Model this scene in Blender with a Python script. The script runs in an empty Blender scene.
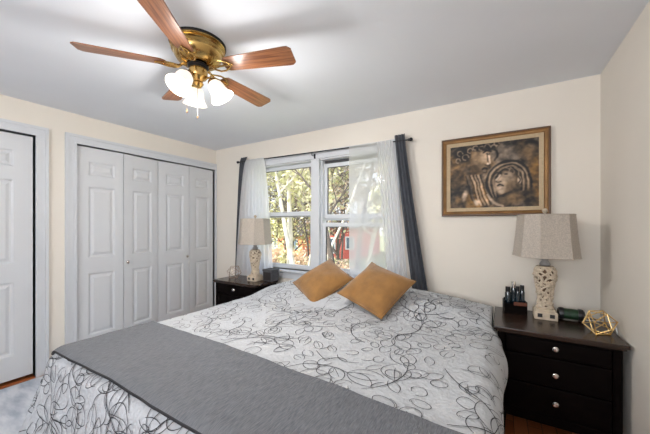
import bpy, bmesh, math, random
from mathutils import Vector, Matrix, noise
import numpy as np
PI = math.pi
D = bpy.data
SC = bpy.context.scene
COL = SC.collection
random.seed(7)

# ------------------------------------------------------------------ camera
cam = D.cameras.new('camera'); cam_o = D.objects.new('camera', cam); COL.objects.link(cam_o)
cam.sensor_width = 36; cam.lens = 36 * 291 / 650; cam.shift_y = 8 / 650; cam.clip_start = 0.02
cam_o.location = (0, 0, 1.275)
cam_o.rotation_euler = (PI / 2, 0, math.atan(175 / 291))
SC.camera = cam_o

# ------------------------------------------------------------------ world, sun, added rear fill, exposure
SC.view_settings.view_transform = 'Standard'; SC.view_settings.look = 'None'
SC.view_settings.gamma = 1; SC.view_settings.exposure = 0.88
SC.view_settings.use_curve_mapping = False
W = D.worlds.new('sky'); SC.world = W; W.use_nodes = True
wn = W.node_tree.nodes; wl = W.node_tree.links
bg = wn['Background']; bg.inputs[1].default_value = 1.3
tc = wn.new('ShaderNodeTexCoord'); sep = wn.new('ShaderNodeSeparateXYZ'); rp = wn.new('ShaderNodeValToRGB')
wl.new(tc.outputs['Generated'], sep.inputs[0]); wl.new(sep.outputs['Z'], rp.inputs[0]); wl.new(rp.outputs[0], bg.inputs[0])
rp.color_ramp.elements[0].position = 0.0; rp.color_ramp.elements[0].color = (0.86, 0.90, 0.96, 1)
rp.color_ramp.elements[1].position = 0.7; rp.color_ramp.elements[1].color = (0.50, 0.66, 0.95, 1)
sun = D.lights.new('sun', 'SUN'); sun.energy = 6.5; sun.angle = 0.02; sun.color = (1, 0.95, 0.86)
so = D.objects.new('sun', sun); COL.objects.link(so)
so.rotation_euler = Vector((0.55, 0.62, -0.75)).to_track_quat('-Z', 'Y').to_euler()
# added fill light behind the camera, tilted up into the room
al = D.lights.new('rear_fill_light', 'AREA'); al.shape = 'RECTANGLE'; al.size = 2.1; al.size_y = 0.8
al.energy = 62; al.color = (0.93, 0.965, 1.0)
ao = D.objects.new('rear_fill_light', al); COL.objects.link(ao)
ao.location = (-0.55, -2.72, 1.62); ao.rotation_euler = (PI / 2 + 0.95, 0, 0)
BULB_W = 9.2

# ------------------------------------------------------------------ materials
def newmat(name):
    m = D.materials.new(name); m.use_nodes = True
    nt = m.node_tree
    return m, nt, nt.nodes['Principled BSDF']
def pmat(name, col, rough=0.6, metal=0.0, spec=0.5, var=0.0, vscale=8.0, bump=0.0, bscale=60.0, coat=0.0, stretch=None, bdist=0.01):
    m, nt, b = newmat(name)
    b.inputs['Base Color'].default_value = (*col, 1); b.inputs['Roughness'].default_value = rough
    b.inputs['Metallic'].default_value = metal; b.inputs['Specular IOR Level'].default_value = spec
    b.inputs['Coat Weight'].default_value = coat
    t = nt.nodes.new('ShaderNodeTexCoord'); src = t.outputs['Object']
    if stretch:
        mp = nt.nodes.new('ShaderNodeMapping'); mp.inputs['Scale'].default_value = stretch
        nt.links.new(src, mp.inputs[0]); src = mp.outputs[0]
    if var:
        n = nt.nodes.new('ShaderNodeTexNoise'); n.inputs['Scale'].default_value = vscale; n.inputs['Detail'].default_value = 5
        nt.links.new(src, n.inputs['Vector'])
        r = nt.nodes.new('ShaderNodeValToRGB')
        r.color_ramp.elements[0].position = 0.3; r.color_ramp.elements[1].position = 0.7
        r.color_ramp.elements[0].color = (*[c * (1 - var) for c in col], 1)
        r.color_ramp.elements[1].color = (*[min(1, c * (1 + var)) for c in col], 1)
        nt.links.new(n.outputs[0], r.inputs[0]); nt.links.new(r.outputs[0], b.inputs['Base Color'])
    if bump:
        n = nt.nodes.new('ShaderNodeTexNoise'); n.inputs['Scale'].default_value = bscale; n.inputs['Detail'].default_value = 3
        nt.links.new(src, n.inputs['Vector'])
        bp = nt.nodes.new('ShaderNodeBump'); bp.inputs['Strength'].default_value = bump; bp.inputs['Distance'].default_value = bdist
        nt.links.new(n.outputs[0], bp.inputs['Height']); nt.links.new(bp.outputs[0], b.inputs['Normal'])
    return m
M = {}
M['wall'] = pmat('cream_wall_paint', (0.78, 0.725, 0.645), 0.85, var=0.02, vscale=2, bump=0.05, bscale=250)
M['wall_low_bounce'] = pmat('low_bounce_wall', (0.22, 0.20, 0.18), 0.85)  # for the unseen rear wall, darkened to cut bounce light on the bed
M['ceiling'] = pmat('ceiling_paint', (0.79, 0.82, 0.865), 0.9, var=0.015, vscale=2)
M['white'] = pmat('white_trim_paint', (0.62, 0.635, 0.66), 0.45, spec=0.4)
M['door'] = pmat('door_paint', (0.63, 0.64, 0.655), 0.5, spec=0.4, bump=0.06, bscale=40, stretch=(1, 6, 0.6))
M['dark'] = pmat('gap_shade', (0.01, 0.01, 0.01), 0.9)
M['vinyl'] = pmat('window_vinyl', (0.66, 0.68, 0.71), 0.4)
M['track'] = pmat('dark_weather_seal', (0.05, 0.05, 0.055), 0.6)
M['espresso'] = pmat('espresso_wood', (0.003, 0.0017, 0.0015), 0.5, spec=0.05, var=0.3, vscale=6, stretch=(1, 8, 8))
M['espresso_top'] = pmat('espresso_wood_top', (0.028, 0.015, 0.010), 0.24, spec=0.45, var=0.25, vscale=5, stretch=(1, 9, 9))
M['nickel'] = pmat('brushed_nickel', (0.75, 0.72, 0.68), 0.25, metal=1.0)
M['brass'] = pmat('antique_brass', (0.52, 0.34, 0.12), 0.24, metal=1.0)
M['gold'] = pmat('gold_wire', (0.80, 0.56, 0.24), 0.3, metal=1.0)
M['rose'] = pmat('rose_wire', (0.50, 0.38, 0.30), 0.3, metal=0.8)
M['iron'] = pmat('black_iron', (0.02, 0.02, 0.022), 0.4, metal=0.6)
M['charcoal'] = pmat('charcoal_curtain', (0.062, 0.067, 0.080), 0.8, var=0.25, vscale=30, stretch=(4, 4, 0.6))
M['mustard'] = pmat('mustard_velvet', (0.275, 0.130, 0.030), 0.8, var=0.16, vscale=14, bump=0.25, bscale=180)
M['mustard'].node_tree.nodes['Principled BSDF'].inputs['Sheen Weight'].default_value = 0.35
M['piping'] = pmat('mustard_piping', (0.30, 0.15, 0.04), 0.8)
M['quilt'] = pmat('quilted_cotton', (0.515, 0.53, 0.55), 0.9, var=0.045, vscale=26, bump=0.55, bscale=55, bdist=0.012)
M['stitch'] = pmat('charcoal_stitching', (0.05, 0.05, 0.056), 0.85)
M['hem'] = pmat('runner_hem', (0.02, 0.02, 0.023), 0.85)
M['mattress'] = pmat('mattress_ticking', (0.7, 0.7, 0.7), 0.9)
M['bedbase'] = pmat('bed_base_fabric', (0.05, 0.05, 0.055), 0.9)
M['stoneware'] = pmat('cream_carved_resin', (0.58, 0.48, 0.36), 0.7, var=0.15, vscale=30)
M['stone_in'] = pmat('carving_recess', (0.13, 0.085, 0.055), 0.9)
M['candle'] = pmat('socket_glass', (0.35, 0.34, 0.33), 0.3)
M['boxgrey'] = pmat('grey_box_fabric', (0.07, 0.068, 0.072), 0.7, var=0.2, vscale=40)
M['boxdark'] = pmat('dark_box_face', (0.02, 0.016, 0.018), 0.45)
M['black'] = pmat('black_plastic', (0.012, 0.012, 0.013), 0.35)
M['green'] = pmat('green_speaker_mesh', (0.008, 0.035, 0.012), 0.45, var=0.7, vscale=30, bump=0.3, bscale=300)
M['caddywood'] = pmat('red_brown_wood', (0.12, 0.035, 0.018), 0.4, var=0.3, vscale=12, stretch=(1, 6, 6))
M['bottle'] = pmat('dark_bottle_glass', (0.012, 0.022, 0.03), 0.12, spec=0.9)
M['outlet'] = pmat('outlet_black', (0.015, 0.012, 0.012), 0.4)
M['frame_gold'] = pmat('bronze_frame', (0.23, 0.115, 0.035), 0.34, metal=0.35, var=0.3, vscale=9, stretch=(1, 1, 1))
M['frame_liner'] = pmat('linen_liner', (0.50, 0.38, 0.24), 0.8, var=0.08, vscale=60)
M['frame_dark'] = pmat('bronze_frame_edge', (0.10, 0.045, 0.015), 0.4)
M['cord'] = pmat('white_cord', (0.7, 0.7, 0.68), 0.5)
M['grass'] = pmat('lawn', (0.30, 0.30, 0.15), 0.95, var=0.35, vscale=0.7)
M['bark_pale'] = pmat('pale_bark', (0.72, 0.66, 0.56), 0.9, var=0.35, vscale=6, stretch=(1, 1, 0.4))
M['bark_dark'] = pmat('dark_bark', (0.10, 0.08, 0.065), 0.95, var=0.3, vscale=6, stretch=(1, 1, 0.3))
M['leaf_y'] = pmat('yellow_green_leaves', (0.80, 0.73, 0.36), 0.7, var=0.5, vscale=2.2)
M['leaf_g'] = pmat('olive_leaves', (0.52, 0.50, 0.27), 0.7, var=0.5, vscale=2.5)
M['leaf_r'] = pmat('rust_leaves', (0.74, 0.50, 0.35), 0.7, var=0.5, vscale=2.5)
M['brick_o'] = pmat('orange_siding', (0.80, 0.30, 0.14), 0.8, var=0.15, vscale=3)
M['brick_r'] = pmat('red_siding', (0.62, 0.14, 0.11), 0.8, var=0.12, vscale=3)
M['roof'] = pmat('roof_shingle', (0.16, 0.15, 0.15), 0.9)
M['house_trim'] = pmat('house_trim', (0.75, 0.76, 0.78), 0.6)
M['house_glass'] = pmat('house_window', (0.10, 0.16, 0.22), 0.1)
M['ext'] = pmat('exterior_siding', (0.55, 0.55, 0.55), 0.8)

# wood of fan blades: long grain
def wood(name, c1, c2, axis_scale, sc=3.0, rough=0.3):
    m, nt, b = newmat(name)
    t = nt.nodes.new('ShaderNodeTexCoord'); mp = nt.nodes.new('ShaderNodeMapping'); mp.inputs['Scale'].default_value = axis_scale
    n = nt.nodes.new('ShaderNodeTexNoise'); n.inputs['Scale'].default_value = sc; n.inputs['Detail'].default_value = 7; n.inputs['Distortion'].default_value = 1.2
    r = nt.nodes.new('ShaderNodeValToRGB'); r.color_ramp.elements[0].color = (*c1, 1); r.color_ramp.elements[1].color = (*c2, 1)
    r.color_ramp.elements[0].position = 0.35; r.color_ramp.elements[1].position = 0.65
    nt.links.new(t.outputs['Object'], mp.inputs[0]); nt.links.new(mp.outputs[0], n.inputs['Vector'])
    nt.links.new(n.outputs[0], r.inputs[0]); nt.links.new(r.outputs[0], b.inputs['Base Color'])
    b.inputs['Roughness'].default_value = rough
    return m
M['blade'] = wood('walnut_blade', (0.125, 0.042, 0.018), (0.29, 0.120, 0.050), (1.0, 22, 22), 3.0)
# floor planks
def floor_mat():
    m, nt, b = newmat('oak_planks')
    t = nt.nodes.new('ShaderNodeTexCoord'); br = nt.nodes.new('ShaderNodeTexBrick')
    mp = nt.nodes.new('ShaderNodeMapping'); mp.inputs['Rotation'].default_value = (0, 0, PI / 2)
    br.inputs['Scale'].default_value = 1; br.inputs['Brick Width'].default_value = 0.9; br.inputs['Row Height'].default_value = 0.075
    br.inputs['Mortar Size'].default_value = 0.002
    br.inputs['Color1'].default_value = (0.30, 0.085, 0.025, 1); br.inputs['Color2'].default_value = (0.42, 0.14, 0.05, 1)
    br.inputs['Mortar'].default_value = (0.05, 0.02, 0.01, 1)
    nt.links.new(t.outputs['Object'], mp.inputs[0]); nt.links.new(mp.outputs[0], br.inputs['Vector'])
    nt.links.new(br.outputs[0], b.inputs['Base Color']); b.inputs['Roughness'].default_value = 0.35
    return m
M['floor'] = floor_mat()
def rug_mat():
    m, nt, b = newmat('blue_grey_rug')
    t = nt.nodes.new('ShaderNodeTexCoord')
    mp = nt.nodes.new('ShaderNodeMapping'); mp.inputs['Scale'].default_value = (1, 3, 1); mp.inputs['Rotation'].default_value = (0, 0, 0.5)
    n = nt.nodes.new('ShaderNodeTexNoise'); n.inputs['Scale'].default_value = 5; n.inputs['Detail'].default_value = 8
    r = nt.nodes.new('ShaderNodeValToRGB')
    r.color_ramp.elements[0].position = 0.35; r.color_ramp.elements[0].color = (0.36, 0.40, 0.47, 1)
    r.color_ramp.elements[1].position = 0.62; r.color_ramp.elements[1].color = (0.62, 0.64, 0.68, 1)
    nt.links.new(t.outputs['Object'], mp.inputs[0]); nt.links.new(mp.outputs[0], n.inputs['Vector'])
    nt.links.new(n.outputs[0], r.inputs[0]); nt.links.new(r.outputs[0], b.inputs['Base Color'])
    b.inputs['Roughness'].default_value = 0.95
    return m
M['rug'] = rug_mat()
def runner_mat():
    m, nt, b = newmat('grey_ribbed_weave')
    t = nt.nodes.new('ShaderNodeTexCoord')
    mp = nt.nodes.new('ShaderNodeMapping'); mp.inputs['Scale'].default_value = (120, 14, 5)
    n = nt.nodes.new('ShaderNodeTexNoise'); n.inputs['Scale'].default_value = 2.4; n.inputs['Detail'].default_value = 5
    r = nt.nodes.new('ShaderNodeValToRGB')
    r.color_ramp.elements[0].position = 0.3; r.color_ramp.elements[0].color = (0.105, 0.111, 0.124, 1)
    r.color_ramp.elements[1].position = 0.7; r.color_ramp.elements[1].color = (0.185, 0.193, 0.208, 1)
    nt.links.new(t.outputs['Object'], mp.inputs[0]); nt.links.new(mp.outputs[0], n.inputs['Vector'])
    nt.links.new(n.outputs[0], r.inputs[0]); nt.links.new(r.outputs[0], b.inputs['Base Color'])
    bp = nt.nodes.new('ShaderNodeBump'); bp.inputs['Strength'].default_value = 0.8; bp.inputs['Distance'].default_value = 0.006
    nt.links.new(n.outputs[0], bp.inputs['Height']); nt.links.new(bp.outputs[0], b.inputs['Normal'])
    b.inputs['Roughness'].default_value = 0.9
    return m
M['runner'] = runner_mat()
def linen(name, col, trans=0.4):
    m, nt, b = newmat(name)
    t = nt.nodes.new('ShaderNodeTexCoord')
    n = nt.nodes.new('ShaderNodeTexNoise'); n.inputs['Scale'].default_value = 130; n.inputs['Detail'].default_value = 2
    r = nt.nodes.new('ShaderNodeValToRGB')
    r.color_ramp.elements[0].position = 0.35; r.color_ramp.elements[0].color = (*[c * 0.8 for c in col], 1)
    r.color_ramp.elements[1].position = 0.65; r.color_ramp.elements[1].color = (*col, 1)
    nt.links.new(t.outputs['Object'], n.inputs['Vector']); nt.links.new(n.outputs[0], r.inputs[0])
    nt.links.new(r.outputs[0], b.inputs['Base Color']); b.inputs['Roughness'].default_value = 0.9
    tr = nt.nodes.new('ShaderNodeBsdfTranslucent'); nt.links.new(r.outputs[0], tr.inputs[0])
    mx = nt.nodes.new('ShaderNodeMixShader'); mx.inputs[0].default_value = trans
    nt.links.new(b.outputs[0], mx.inputs[1]); nt.links.new(tr.outputs[0], mx.inputs[2])
    nt.links.new(mx.outputs[0], nt.nodes['Material Output'].inputs[0])
    return m
M['linen'] = linen('oatmeal_linen_shade', (0.68, 0.61, 0.53), 0.3)
def sheer(name, opacity):
    m, nt, b = newmat(name)
    df = nt.nodes.new('ShaderNodeBsdfDiffuse'); df.inputs[0].default_value = (0.90, 0.91, 0.93, 1)
    tl = nt.nodes.new('ShaderNodeBsdfTranslucent'); tl.inputs[0].default_value = (0.93, 0.93, 0.94, 1)
    tp = nt.nodes.new('ShaderNodeBsdfTransparent')
    a = nt.nodes.new('ShaderNodeMixShader'); a.inputs[0].default_value = 0.68
    c = nt.nodes.new('ShaderNodeMixShader'); c.inputs[0].default_value = opacity
    nt.links.new(df.outputs[0], a.inputs[1]); nt.links.new(tl.outputs[0], a.inputs[2])
    nt.links.new(tp.outputs[0], c.inputs[1]); nt.links.new(a.outputs[0], c.inputs[2])
    nt.links.new(c.outputs[0], nt.nodes['Material Output'].inputs[0])
    return m
M['sheer_flat'] = sheer('sheer_voile', 0.56)
M['sheer_fold'] = sheer('sheer_voile_gathered', 0.86)
def glass():
    m, nt, b = newmat('window_glass')
    tp = nt.nodes.new('ShaderNodeBsdfTransparent'); gl = nt.nodes.new('ShaderNodeBsdfGlossy'); gl.inputs['Roughness'].default_value = 0.02
    mx = nt.nodes.new('ShaderNodeMixShader'); mx.inputs[0].default_value = 0.04
    nt.links.new(tp.outputs[0], mx.inputs[1]); nt.links.new(gl.outputs[0], mx.inputs[2])
    nt.links.new(mx.outputs[0], nt.nodes['Material Output'].inputs[0])
    return m
M['glass'] = glass()
def lampglass():
    m, nt, b = newmat('frosted_bell_glass')
    b.inputs['Base Color'].default_value = (0.60, 0.52, 0.40, 1); b.inputs['Roughness'].default_value = 0.4
    b.inputs['Emission Color'].default_value = (1.0, 0.93, 0.82, 1); b.inputs['Emission Strength'].default_value = 0.45
    return m
M['bell'] = lampglass()
def emis(name, col, s):
    m, nt, b = newmat(name)
    b.inputs['Base Color'].default_value = (1, 1, 1, 1)
    b.inputs['Emission Color'].default_value = (*col, 1); b.inputs['Emission Strength'].default_value = s
    return m
M['bulb'] = emis('lit_bulb', (1, 0.95, 0.86), 6.0)
def vcol():
    m, nt, b = newmat('oil_paint_sepia')
    a = nt.nodes.new('ShaderNodeVertexColor'); a.layer_name = 'paint'
    nt.links.new(a.outputs[0], b.inputs['Base Color']); b.inputs['Roughness'].default_value = 0.6
    return m
M['paint'] = vcol()

# ------------------------------------------------------------------ mesh builder
class MB:
    def __init__(s): s.v = []; s.f = []; s.mi = []; s.cur = 0
    def add(s, vs, fs, mi=None):
        o = len(s.v); s.v += [tuple(v) for v in vs]
        s.f += [tuple(i + o for i in f) for f in fs]; s.mi += [s.cur if mi is None else mi] * len(fs)
        return s
    def bm(s, bm, mi=None, mat=None):
        bm.verts.ensure_lookup_table(); bm.verts.index_update()
        vs = [(mat @ v.co if mat else v.co.copy()) for v in bm.verts]
        s.add(vs, [[v.index for v in f.verts] for f in bm.faces], mi); bm.free(); return s
    def box(s, x0, x1, y0, y1, z0, z1, bev=0.0, mi=None, mat=None, seg=2):
        bm = bmesh.new(); bmesh.ops.create_cube(bm, size=1)
        for v in bm.verts:
            v.co = Vector((x0 + (v.co.x + .5) * (x1 - x0), y0 + (v.co.y + .5) * (y1 - y0), z0 + (v.co.z + .5) * (z1 - z0)))
        if bev: bmesh.ops.bevel(bm, geom=bm.edges[:], offset=bev, segments=seg, profile=0.5, affect='EDGES')
        return s.bm(bm, mi, mat)
    def tube(s, pts, r, n=8, cap=True, mi=None, closed=False):
        pts = [Vector(p) for p in pts]; N = len(pts); rs = r if isinstance(r, (list, tuple)) else [r] * N
        vs = []; up = None
        for i, p in enumerate(pts):
            if closed: t = pts[(i + 1) % N] - pts[i - 1]
            else: t = pts[min(i + 1, N - 1)] - pts[max(i - 1, 0)]
            if t.length < 1e-9: t = Vector((0, 0, 1))
            t.normalize()
            if up is None: up = Vector((0, 0, 1)) if abs(t.z) < 0.9 else Vector((1, 0, 0))
            a = t.cross(up)
            if a.length < 1e-6: a = t.orthogonal()
            a.normalize(); b = a.cross(t); up = b
            for k in range(n):
                th = 2 * PI * k / n; vs.append(p + (a * math.cos(th) + b * math.sin(th)) * rs[i])
        fs = []
        for i in range(N if closed else N - 1):
            j = (i + 1) % N
            for k in range(n):
                l = (k + 1) % n; fs.append((i * n + k, i * n + l, j * n + l, j * n + k))
        if cap and not closed: fs += [tuple(range(n - 1, -1, -1)), tuple((N - 1) * n + k for k in range(n))]
        return s.add(vs, fs, mi)
    def lathe(s, prof, n=24, c=(0, 0, 0), mat=None, mi=None, sq=None):
        vs = []; c = Vector(c)
        for (r, z) in prof:
            for k in range(n):
                th = 2 * PI * k / n; v = Vector((r * math.cos(th), r * math.sin(th), z))
                if mat: v = mat @ v
                vs.append(v + c)
        fs = []
        for i in range(len(prof) - 1):
            for k in range(n):
                l = (k + 1) % n; fs.append((i * n + k, i * n + l, (i + 1) * n + l, (i + 1) * n + k))
        if prof[0][0] > 1e-5: fs.append(tuple(range(n - 1, -1, -1)))
        if prof[-1][0] > 1e-5: fs.append(tuple((len(prof) - 1) * n + k for k in range(n)))
        return s.add(vs, fs, mi)
    def openlathe(s, prof, n=24, c=(0, 0, 0), mat=None, mi=None):
        s.lathe(prof, n, c, mat, mi); k = sum((prof[0][0] > 1e-5, prof[-1][0] > 1e-5))
        if k: s.f = s.f[:-k]; s.mi = s.mi[:-k]
        return s
    def grid(s, fn, nu, nv, mi=None):
        vs = [fn(i / nu, j / nv) for j in range(nv + 1) for i in range(nu + 1)]
        fs = [(j * (nu + 1) + i, j * (nu + 1) + i + 1, (j + 1) * (nu + 1) + i + 1, (j + 1) * (nu + 1) + i) for j in range(nv) for i in range(nu)]
        return s.add(vs, fs, mi)
    def ball(s, c, r, mi=None, u=12, v=8, sc=(1, 1, 1)):
        bm = bmesh.new(); bmesh.ops.create_uvsphere(bm, u_segments=u, v_segments=v, radius=r)
        return s.bm(bm, mi, Matrix.Translation(c) @ Matrix.Diagonal((*sc, 1)))
    def build(s, name, mats, parent=None, smooth=False, angle=0.6, loc=None):
        me = D.meshes.new(name); me.from_pydata(s.v, [], s.f)
        if not isinstance(mats, (list, tuple)): mats = [mats]
        for m in mats: me.materials.append(m)
        me.polygons.foreach_set('material_index', s.mi)
        if smooth:
            me.polygons.foreach_set('use_smooth', [True] * len(me.polygons))
            bm = bmesh.new(); bm.from_mesh(me)
            bmesh.ops.remove_doubles(bm, verts=bm.verts[:], dist=1e-6)
            bmesh.ops.recalc_face_normals(bm, faces=bm.faces[:])
            for e in bm.edges:
                if len(e.link_faces) == 2 and e.calc_face_angle(0) > angle: e.smooth = False
            bm.to_mesh(me); bm.free()
        else:
            bm = bmesh.new(); bm.from_mesh(me); bmesh.ops.recalc_face_normals(bm, faces=bm.faces[:]); bm.to_mesh(me); bm.free()
        me.update()
        o = D.objects.new(name, me); COL.objects.link(o)
        if parent: o.parent = parent
        if loc: o.location = loc
        return o
def thing(name, label, cat, loc=(0, 0, 0), rz=0, group=None):
    o = D.objects.new(name, None); COL.objects.link(o); o.location = loc; o.rotation_euler = (0, 0, rz)
    o.empty_display_size = 0.05
    return tag(o, label, cat, group)
def tag(o, label, cat, group=None, kind=None):
    o['label'] = label; o['category'] = cat
    if group: o['group'] = group
    if kind: o['kind'] = kind
    return o
def struct(o): o['kind'] = 'structure'; return o
def copy_thing(src, loc, rz, label, scale=None):
    r = src.copy(); COL.objects.link(r); r.location = loc; r.rotation_euler = (0, 0, rz); r['label'] = label
    if scale: r.scale = scale
    for ch in list(src.children):
        c = ch.copy(); COL.objects.link(c); c.parent = r
        for g in list(ch.children):
            d = g.copy(); COL.objects.link(d); d.parent = c
    return r

# ------------------------------------------------------------------ room shell
XL, XR, YB, YF, ZC = -3.337, 0.582, 2.645, -2.7, 2.295
T = 0.14
struct(MB().box(XL - T, XR + T, YF - T, YB + T, -0.12, 0).build('floor', M['floor']))
struct(MB().box(XL - T, XR + T, YF - T, YB + T + 0.35, ZC, ZC + 0.2).build('ceiling', M['ceiling']))
struct(MB().box(XR, XR + T, YF - T, YB + T, 0, ZC).build('wall_right', M['wall']))
# back wall with window opening
WX0, WX1, WZ0, WZ1 = -2.60, -0.86, 0.765, 1.985
w = MB()
w.box(XL - T, WX0, YB, YB + T, 0, ZC).box(WX1, XR, YB, YB + T, 0, ZC).box(WX0, WX1, YB, YB + T, 0, WZ0).box(WX0, WX1, YB, YB + T, WZ1, ZC)
struct(w.build('wall_back', M['wall']))
# unseen wall behind the camera, with an opening added for the fill light
w = MB(); a0, a1, b0, b1 = -1.80, 0.45, 1.15, 2.12
w.box(XL - T, a0, YF - T, YF, 0, ZC).box(a1, XR, YF - T, YF, 0, ZC).box(a0, a1, YF - T, YF, 0, b0).box(a0, a1, YF - T, YF, b1, ZC)
struct(w.build('wall_front', M['wall_low_bounce']))
# left wall with door opening and closet opening
DY0, DY1, DZ = 0.03, 0.838, 2.022
CY0, CY1, CZ = 1.112, 2.622, 2.022
w = MB()
w.box(XL - T, XL, YF, DY0, 0, ZC).box(XL - T, XL, DY1, CY0, 0, ZC).box(XL - T, XL, CY1, YB, 0, ZC)
w.box(XL - T, XL, DY0, DY1, DZ, ZC).box(XL - T, XL, CY0, CY1, CZ, ZC)
struct(w.build('wall_left', M['wall']))
w = MB(); w.box(XL - T - 0.03, XL - T, YF, YB, 0, ZC)  # black sheet standing for the shade behind the door and closet gaps
struct(w.build('wall_left_gap_shade', M['dark']))

def casing(name, y0, y1, z1, wid, right=True, left=True, wr=None):
    """stepped flat casing around an opening in the left wall"""
    wr = wid if wr is None else wr
    m = MB()
    for (dx, a, b) in ((0.018, 0, 1.0), (0.026, 0.0, 0.30), (0.023, 0.72, 1.0)):
        # a..b as fractions of the width counted from the outer edge
        e = 0.0006 if dx > 0.019 else 0
        if right: m.box(XL - 0.001, XL + dx, y1 + wr * (1 - b) + e, y1 + wr * (1 - a) - e, 0.001, z1 + wid * (1 - b) - 0.0005 + 2 * e)
        if left: m.box(XL - 0.001, XL + dx, y0 - wid * (1 - a) + e, y0 - wid * (1 - b) - e, 0.001, z1 + wid * (1 - b) - 0.0005 + 2 * e)
        m.box(XL - 0.001, XL + dx, y0 - wid * (1 - a) + e, y1 + wr * (1 - a) - e, z1 + wid * (1 - b) + e, z1 + wid * (1 - a) - e)
    m.box(XL - 0.10, XL + 0.004, y0 - 0.012, y0, 0, z1); m.box(XL - 0.10, XL + 0.004, y1, y1 + min(0.012, wr), 0, z1)
    m.box(XL - 0.10, XL + 0.004, y0, y1, z1, z1 + 0.012)
    return struct(m.build(name, M['white']))
casing('trim_1', DY0, DY1, DZ, 0.08)
casing('trim_2', CY0, CY1, CZ, 0.082, wr=0.02)

def panel_slab(y0, y1, z0, z1, thick, panels):
    """slab in the YZ plane, front at x=0, with recessed and raised moulded panels; panels = list of (y0,y1,z0,z1)"""
    m = MB()
    ys = sorted({y0, y1} | {p[0] for p in panels} | {p[1] for p in panels})
    zs = sorted({z0, z1} | {p[2] for p in panels} | {p[3] for p in panels})
    def inp(ya, yb, za, zb):
        return any(p[0] - 1e-6 <= ya and yb <= p[1] + 1e-6 and p[2] - 1e-6 <= za and zb <= p[3] + 1e-6 for p in panels)
    for i in range(len(ys) - 1):
        for j in range(len(zs) - 1):
            if not inp(ys[i], ys[i + 1], zs[j], zs[j + 1]):
                m.add([(0, ys[i], zs[j]), (0, ys[i + 1], zs[j]), (0, ys[i + 1], zs[j + 1]), (0, ys[i], zs[j + 1])], [(0, 1, 2, 3)])
    for (a, b, c, d) in panels:
        rings = [(0, 0), (0.006, -0.004), (0.014, -0.011), (0.024, -0.011), (0.046, -0.001)]
        vs = []
        for (ins, x) in rings:
            vs += [(x, a + ins, c + ins), (x, b - ins, c + ins), (x, b - ins, d - ins), (x, a + ins, d - ins)]
        fs = []
        for k in range(len(rings) - 1):
            for q in range(4):
                fs.append((k * 4 + q, k * 4 + (q + 1) % 4, (k + 1) * 4 + (q + 1) % 4, (k + 1) * 4 + q))
        k = (len(rings) - 1) * 4; fs.append((k, k + 1, k + 2, k + 3))
        m.add(vs, fs)
    m.add([(-thick, y0, z0), (-thick, y1, z0), (-thick, y1, z1), (-thick, y0, z1), (0, y0, z0), (0, y1, z0), (0, y1, z1), (0, y0, z1)],
          [(3, 2, 1, 0), (0, 1, 5, 4), (1, 2, 6, 5), (2, 3, 7, 6), (3, 0, 4, 7)])
    return m
ZP = [(0.225, 0.815), (0.965, 1.640), (1.745, 1.878)]
# entry door
cols = [(0.145, 0.385), (0.475, 0.715)]
m = panel_slab(DY0 + 0.004, DY1 - 0.012, 0.035, DZ - 0.012, 0.035, [(a, b, c, d) for a, b in cols for c, d in ZP])
dr = m.build('door_1', M['door'], loc=(XL - 0.012, 0, 0)); struct(dr)
k = MB(); k.lathe([(0.026, 0), (0.026, 0.006), (0.010, 0.010), (0.010, 0.03), (0.024, 0.038), (0.027, 0.052), (0.018, 0.062), (0, 0.064)], 20, mat=Matrix.Rotation(PI / 2, 3, 'Y'), c=(0, 0.10, 0.93))
k.build('door_handle', M['nickel'], dr, smooth=True)
struct(MB().box(XL - 0.10, XL - 0.005, DY0, DY1, 0, 0.008).build('trim_3', M['floor']))
# closet bifold doors: two pairs, folded a little towards the room
yj = [CY0 + 0.006, 1.500, 1.868, 2.240, CY1 - 0.012]; xj = [XL - 0.010, XL + 0.012, XL - 0.016, XL + 0.010, XL - 0.010]
closet_labels = ['first (nearest) white bifold closet leaf with plain edges, beside the room door casing',
                 'second white bifold closet leaf with small knob, folded against the nearest leaf',
                 'third white bifold closet leaf with small knob, right of the centre gap',
                 'fourth (farthest) white bifold closet leaf, beside the back corner of the room']
for i in range(4):
    L = math.hypot(yj[i + 1] - yj[i], xj[i + 1] - xj[i]); g = 0.003
    mg = 0.095 if L > 0.36 else 0.085
    sl = panel_slab(g, L - g, 0.03, CZ - 0.012, 0.03, [(mg - 0.005, L - mg + 0.02, c, d) for c, d in ZP])
    o = sl.build('closet_door', M['door']); o.location = (xj[i], yj[i], 0); o.rotation_euler = (0, 0, -math.atan2(xj[i + 1] - xj[i], yj[i + 1] - yj[i]))
    tag(o, closet_labels[i], 'closet door', 'bifold closet door leaves')
    if i in (1, 2):
        k = MB(); k.lathe([(0.007, 0), (0.007, 0.012), (0.014, 0.018), (0.015, 0.026), (0.008, 0.031), (0, 0.032)], 14, mat=Matrix.Rotation(PI / 2, 3, 'Y'), c=(0, 0.032 if i == 1 else L - 0.035, 0.89))
        k.build('door_knob', M['nickel'], o, smooth=True)
# baseboards
def base(name, *b): struct(MB().box(*b, 0.003).build(name, M['white']))
base('baseboard_left', XL, XL + 0.014, DY1 + 0.081, CY0 - 0.083, 0, 0.10)
base('baseboard_back', XL + 0.0, XR, YB - 0.014, YB, 0, 0.10)
base('baseboard_right', XR - 0.012, XR, YF, YB - 0.014, 0, 0.10)

# ------------------------------------------------------------------ window in the back wall (two double-hung units)
m = MB()
y0 = YB - 0.022
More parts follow.
